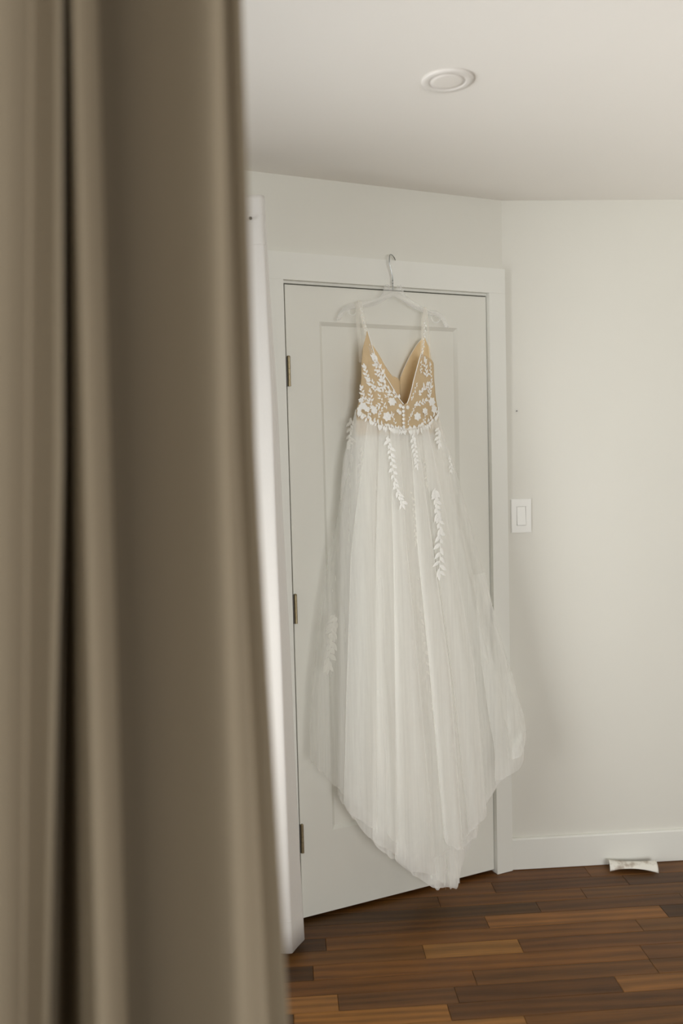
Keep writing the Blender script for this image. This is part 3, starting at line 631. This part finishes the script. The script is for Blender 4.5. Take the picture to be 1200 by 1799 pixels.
# buttons
for u, z in [(0.358,1.657), (0.358,1.6445), (0.358,1.632), (0.358,1.6195), (0.358,1.607), (0.358,1.595)]:
    bm = bmesh.new(); bmesh.ops.create_uvsphere(bm, u_segments=14, v_segments=9, radius=0.0052); bmesh.ops.scale(bm, vec=(1, .6, 1), verts=bm.verts); bmesh.ops.translate(bm, vec=gl(u, bw(u)+.0035, z), verts=bm.verts)
    link_bm('button', bm, M['lace'], gown, True)

# lace: leaves, vines and flowers laid on the cloth
class Lace:
    def __init__(s): s.v = []; s.f = []
    def leaf(s, p, ang, L, wd, surf, rise=0.0012, n=7):
        i0 = len(s.v); ca, sa = math.cos(ang), math.sin(ang)
        left, right_, mid = [], [], []
        for k in range(n):
            t = k/(n-1); h = wd*0.5*math.sin(math.pi*t**0.8)**0.9 if 0 < t < 1 else 0
            for off, arr in ((h, left), (0, mid), (-h, right_)):
                a = t*L; u = p[0]+a*ca-off*sa; z = p[1]+a*sa+off*ca
                arr.append((u, surf(u, z)+(rise if off == 0 and 0 < t < 1 else 0.0), z))
        s.v += left+mid+right_
        for k in range(n-1):
            s.f.append((i0+k, i0+k+1, i0+n+k+1, i0+n+k)); s.f.append((i0+n+k, i0+n+k+1, i0+2*n+k+1, i0+2*n+k))
    def stem(s, pts, wd, surf):
        i0 = len(s.v)
        for k, p in enumerate(pts):
            a = pts[min(k+1, len(pts)-1)]; b = pts[max(k-1, 0)]; dx, dz = a[0]-b[0], a[1]-b[1]; l = math.hypot(dx, dz) or 1
            for sg in (-1, 1):
                u, z = p[0]-dz/l*wd*sg/2, p[1]+dx/l*wd*sg/2; s.v.append((u, surf(u, z)+.0004, z))
        for k in range(len(pts)-1): s.f.append((i0+2*k, i0+2*k+1, i0+2*k+3, i0+2*k+2))
    def flower(s, c, r, surf, petals, a0):
        for k in range(petals): s.leaf((c[0], c[1]), a0+2*math.pi*k/petals, r, r*0.85, surf)
        i0 = len(s.v); n = 8
        s.v.append((c[0], surf(*c)+.003, c[1]))
        for k in range(n):
            u, z = c[0]+r*.25*math.cos(2*math.pi*k/n), c[1]+r*.25*math.sin(2*math.pi*k/n); s.v.append((u, surf(u, z)+.0018, z))
        for k in range(n): s.f.append((i0, i0+1+k, i0+1+(k+1) % n))
    def build(s, name, mat, parent): return gpart(name, s.v, s.f, mat, parent)
def vine(name, path, wid, nl, surf, mat, parent, rs):
    L = Lace(); pts = [(p.x, p.y) for p in spline([(a, b, 0) for a, b in path], 10)]
    L.stem(pts, wid*0.07, surf)
    for k in range(nl):
        t = (k+0.5)/nl*(len(pts)-1); i = min(len(pts)-2, int(t)); fr = t-i
        p = (pts[i][0]+(pts[i+1][0]-pts[i][0])*fr, pts[i][1]+(pts[i+1][1]-pts[i][1])*fr)
        a = math.atan2(pts[i+1][1]-pts[i][1], pts[i+1][0]-pts[i][0])
        sd = 1 if k % 2 else -1
        L.leaf(p, a+sd*rs.uniform(.25, 1.0), wid*rs.uniform(.45, .95), wid*rs.uniform(.30, .40), surf)
    a = math.atan2(pts[-1][1]-pts[-2][1], pts[-1][0]-pts[-2][0]); L.leaf(pts[-1], a, wid*.8, wid*.32, surf)
    return L.build(name, mat, parent)
def skirt_surf(TL, TR, ds, up):
    def fn(u, z):
        Lx, Rx = lerp_table(TL, z), lerp_table(TR, z); s = max(-.98, min(.98, (u-(Lx+Rx)/2)/((Rx-Lx)/2)))
        return wmid(z)+dep(z)*ds*math.sqrt(1-s*s)+up
    return fn
s_top = skirt_surf(SIL_L, SIL_R, 1.04, 0.014); s_under = skirt_surf(SIL_L, SIL_R, 0.98, 0.004)
rs = random.Random(4)
SKIRT_VINES = [
([(0.291,1.566), (0.300,1.498), (0.310,1.411), (0.331,1.352)], 0.0264, 22, 0),
([(0.453,1.395), (0.458,1.335), (0.465,1.248), (0.456,1.124)], 0.0347, 24, 0),
([(0.210,1.534), (0.207,1.443), (0.211,1.369)], 0.0198, 12, 1),
([(0.269,1.367), (0.261,1.276), (0.275,1.201), (0.276,1.132), (0.295,1.105)], 0.0264, 18, 1),
([(0.382,1.571), (0.385,1.518), (0.390,1.472)], 0.0215, 12, 0),
([(0.485,1.592), (0.481,1.540)], 0.0264, 7, 0),
([(0.524,1.500), (0.529,1.453)], 0.0181, 6, 0),
([(0.363,1.398), (0.377,1.315), (0.378,1.228)], 0.0231, 14, 1),
([(0.430,1.500), (0.431,1.412)], 0.0198, 10, 1),
([(0.368,1.148), (0.370,1.050), (0.388,0.952), (0.397,0.801), (0.403,0.669)], 0.0280, 32, 1),
([(0.102,1.013), (0.088,0.943), (0.074,0.855)], 0.0363, 16, 1),
([(0.187,1.628), (0.177,1.540)], 0.0231, 9, 1),
([(0.238,1.569), (0.244,1.510)], 0.0198, 8, 1)]
for pth, wd, nl, soft in SKIRT_VINES: vine('lace_vine', pth, wd*1.05, int(nl*1.25), s_under if soft else s_top, M['lacesoft'] if soft else M['lace'], gown, rs)
b_surf = lambda u, z: bw(u)+.0025
BODICE_VINES = [
([(0.242,1.741), (0.232,1.782)], 0.0149, 8), ([(0.272,1.752), (0.260,1.814)], 0.0149, 10), ([(0.346,1.683), (0.302,1.722), (0.284,1.761), (0.266,1.811)], 0.0181, 16),
([(0.230,1.678), (0.220,1.717)], 0.0132, 7), ([(0.250,1.675), (0.247,1.707)], 0.0115, 6), ([(0.291,1.704), (0.248,1.728)], 0.0149, 8), ([(0.322,1.690), (0.280,1.729)], 0.0149, 8),
([(0.449,1.754), (0.445,1.808)], 0.0149, 9), ([(0.468,1.755), (0.466,1.795)], 0.0115, 7), ([(0.416,1.698), (0.453,1.731)], 0.0165, 9), ([(0.399,1.666), (0.443,1.678)], 0.0149, 8),
([(0.414,1.738), (0.392,1.687)], 0.0099, 7), ([(0.265,1.641), (0.242,1.675)], 0.0132, 7), ([(0.456,1.687), (0.466,1.724)], 0.0149, 8), ([(0.282,1.664), (0.256,1.657)], 0.0132, 6),
([(0.335,1.668), (0.300,1.692)], 0.010, 6), ([(0.262,1.705), (0.256,1.738)], 0.010, 6), ([(0.300,1.650), (0.276,1.692)], 0.010, 7), ([(0.388,1.632), (0.402,1.662)], 0.010, 6), ([(0.432,1.606), (0.446,1.640)], 0.010, 6),
([(0.328,1.603), (0.318,1.636)], 0.010, 6), ([(0.247,1.630), (0.230,1.660)], 0.011, 6), ([(0.426,1.765), (0.430,1.800)], 0.009, 6), ([(0.458,1.712), (0.471,1.745)], 0.010, 6), ([(0.270,1.625), (0.283,1.650)], 0.010, 6), ([(0.372,1.600), (0.384,1.630)], 0.010, 5)]
for pth, wd, nl in BODICE_VINES: vine('lace_vine', pth, wd*1.3, nl, b_surf, M['lace'], gown, rs)
def near_w(tab): return lambda u, z: lerp_table(tab, z)+.003
vine('lace_vine', [(.457, 1.935), (.445, 1.880), (.435, 1.835)], .0115, 13, near_w([(1.815, .088), (1.87, .080), (1.93, .068), (1.982, .044)]), M['lace'], gown, rs)
vine('lace_vine', [(.236, 1.975), (.2395, 1.92), (.249, 1.862), (.263, 1.800)], .0085, 15, near_w([(1.80, .084), (1.87, .075), (1.915, .066), (1.96, .052), (1.988, .045)]), M['lace'], gown, rs)
for u, z, r in [(0.319,1.675,0.0149),(0.301,1.628,0.0165),(0.411,1.628,0.0149),(0.348,1.662,0.0074),(0.339,1.646,0.0066),(0.346,1.640,0.0074),(0.224,1.662,0.0135),(0.236,1.652,0.010),(0.219,1.680,0.009),(0.471,1.676,0.0165),(0.481,1.652,0.0149),(0.259,1.646,0.0115),(0.441,1.646,0.0115),(0.374,1.657,0.0074),(0.242,1.743,0.0083),(0.284,1.743,0.0083)]:
    L = Lace(); L.flower((u, z), r, b_surf, 6, rs.uniform(0, 1)); L.build('lace_flower', M['lace'], gown)
# leaves along the waist seam
L = Lace(); FR = [(p.x, p.y) for p in spline([(a, b, 0) for a, b in [(0.206,1.650), (0.225,1.631), (0.255,1.612), (0.280,1.601), (0.309,1.594), (0.337,1.587), (0.358,1.584), (0.387,1.586), (0.418,1.593), (0.450,1.608), (0.476,1.626), (0.500,1.646)]], 4)]
for i, p in enumerate(FR):
    L.leaf(p, -math.pi/2+rs.uniform(-.7, .7), rs.uniform(.014, .024), rs.uniform(.006, .009), lambda u, z: bw(u)+.010)
    L.leaf(p, math.pi/2+rs.uniform(-.9, .9), rs.uniform(.010, .018), rs.uniform(.005, .008), lambda u, z: bw(u)+.004)
L.build('waist_lace', M['lace'], gown)
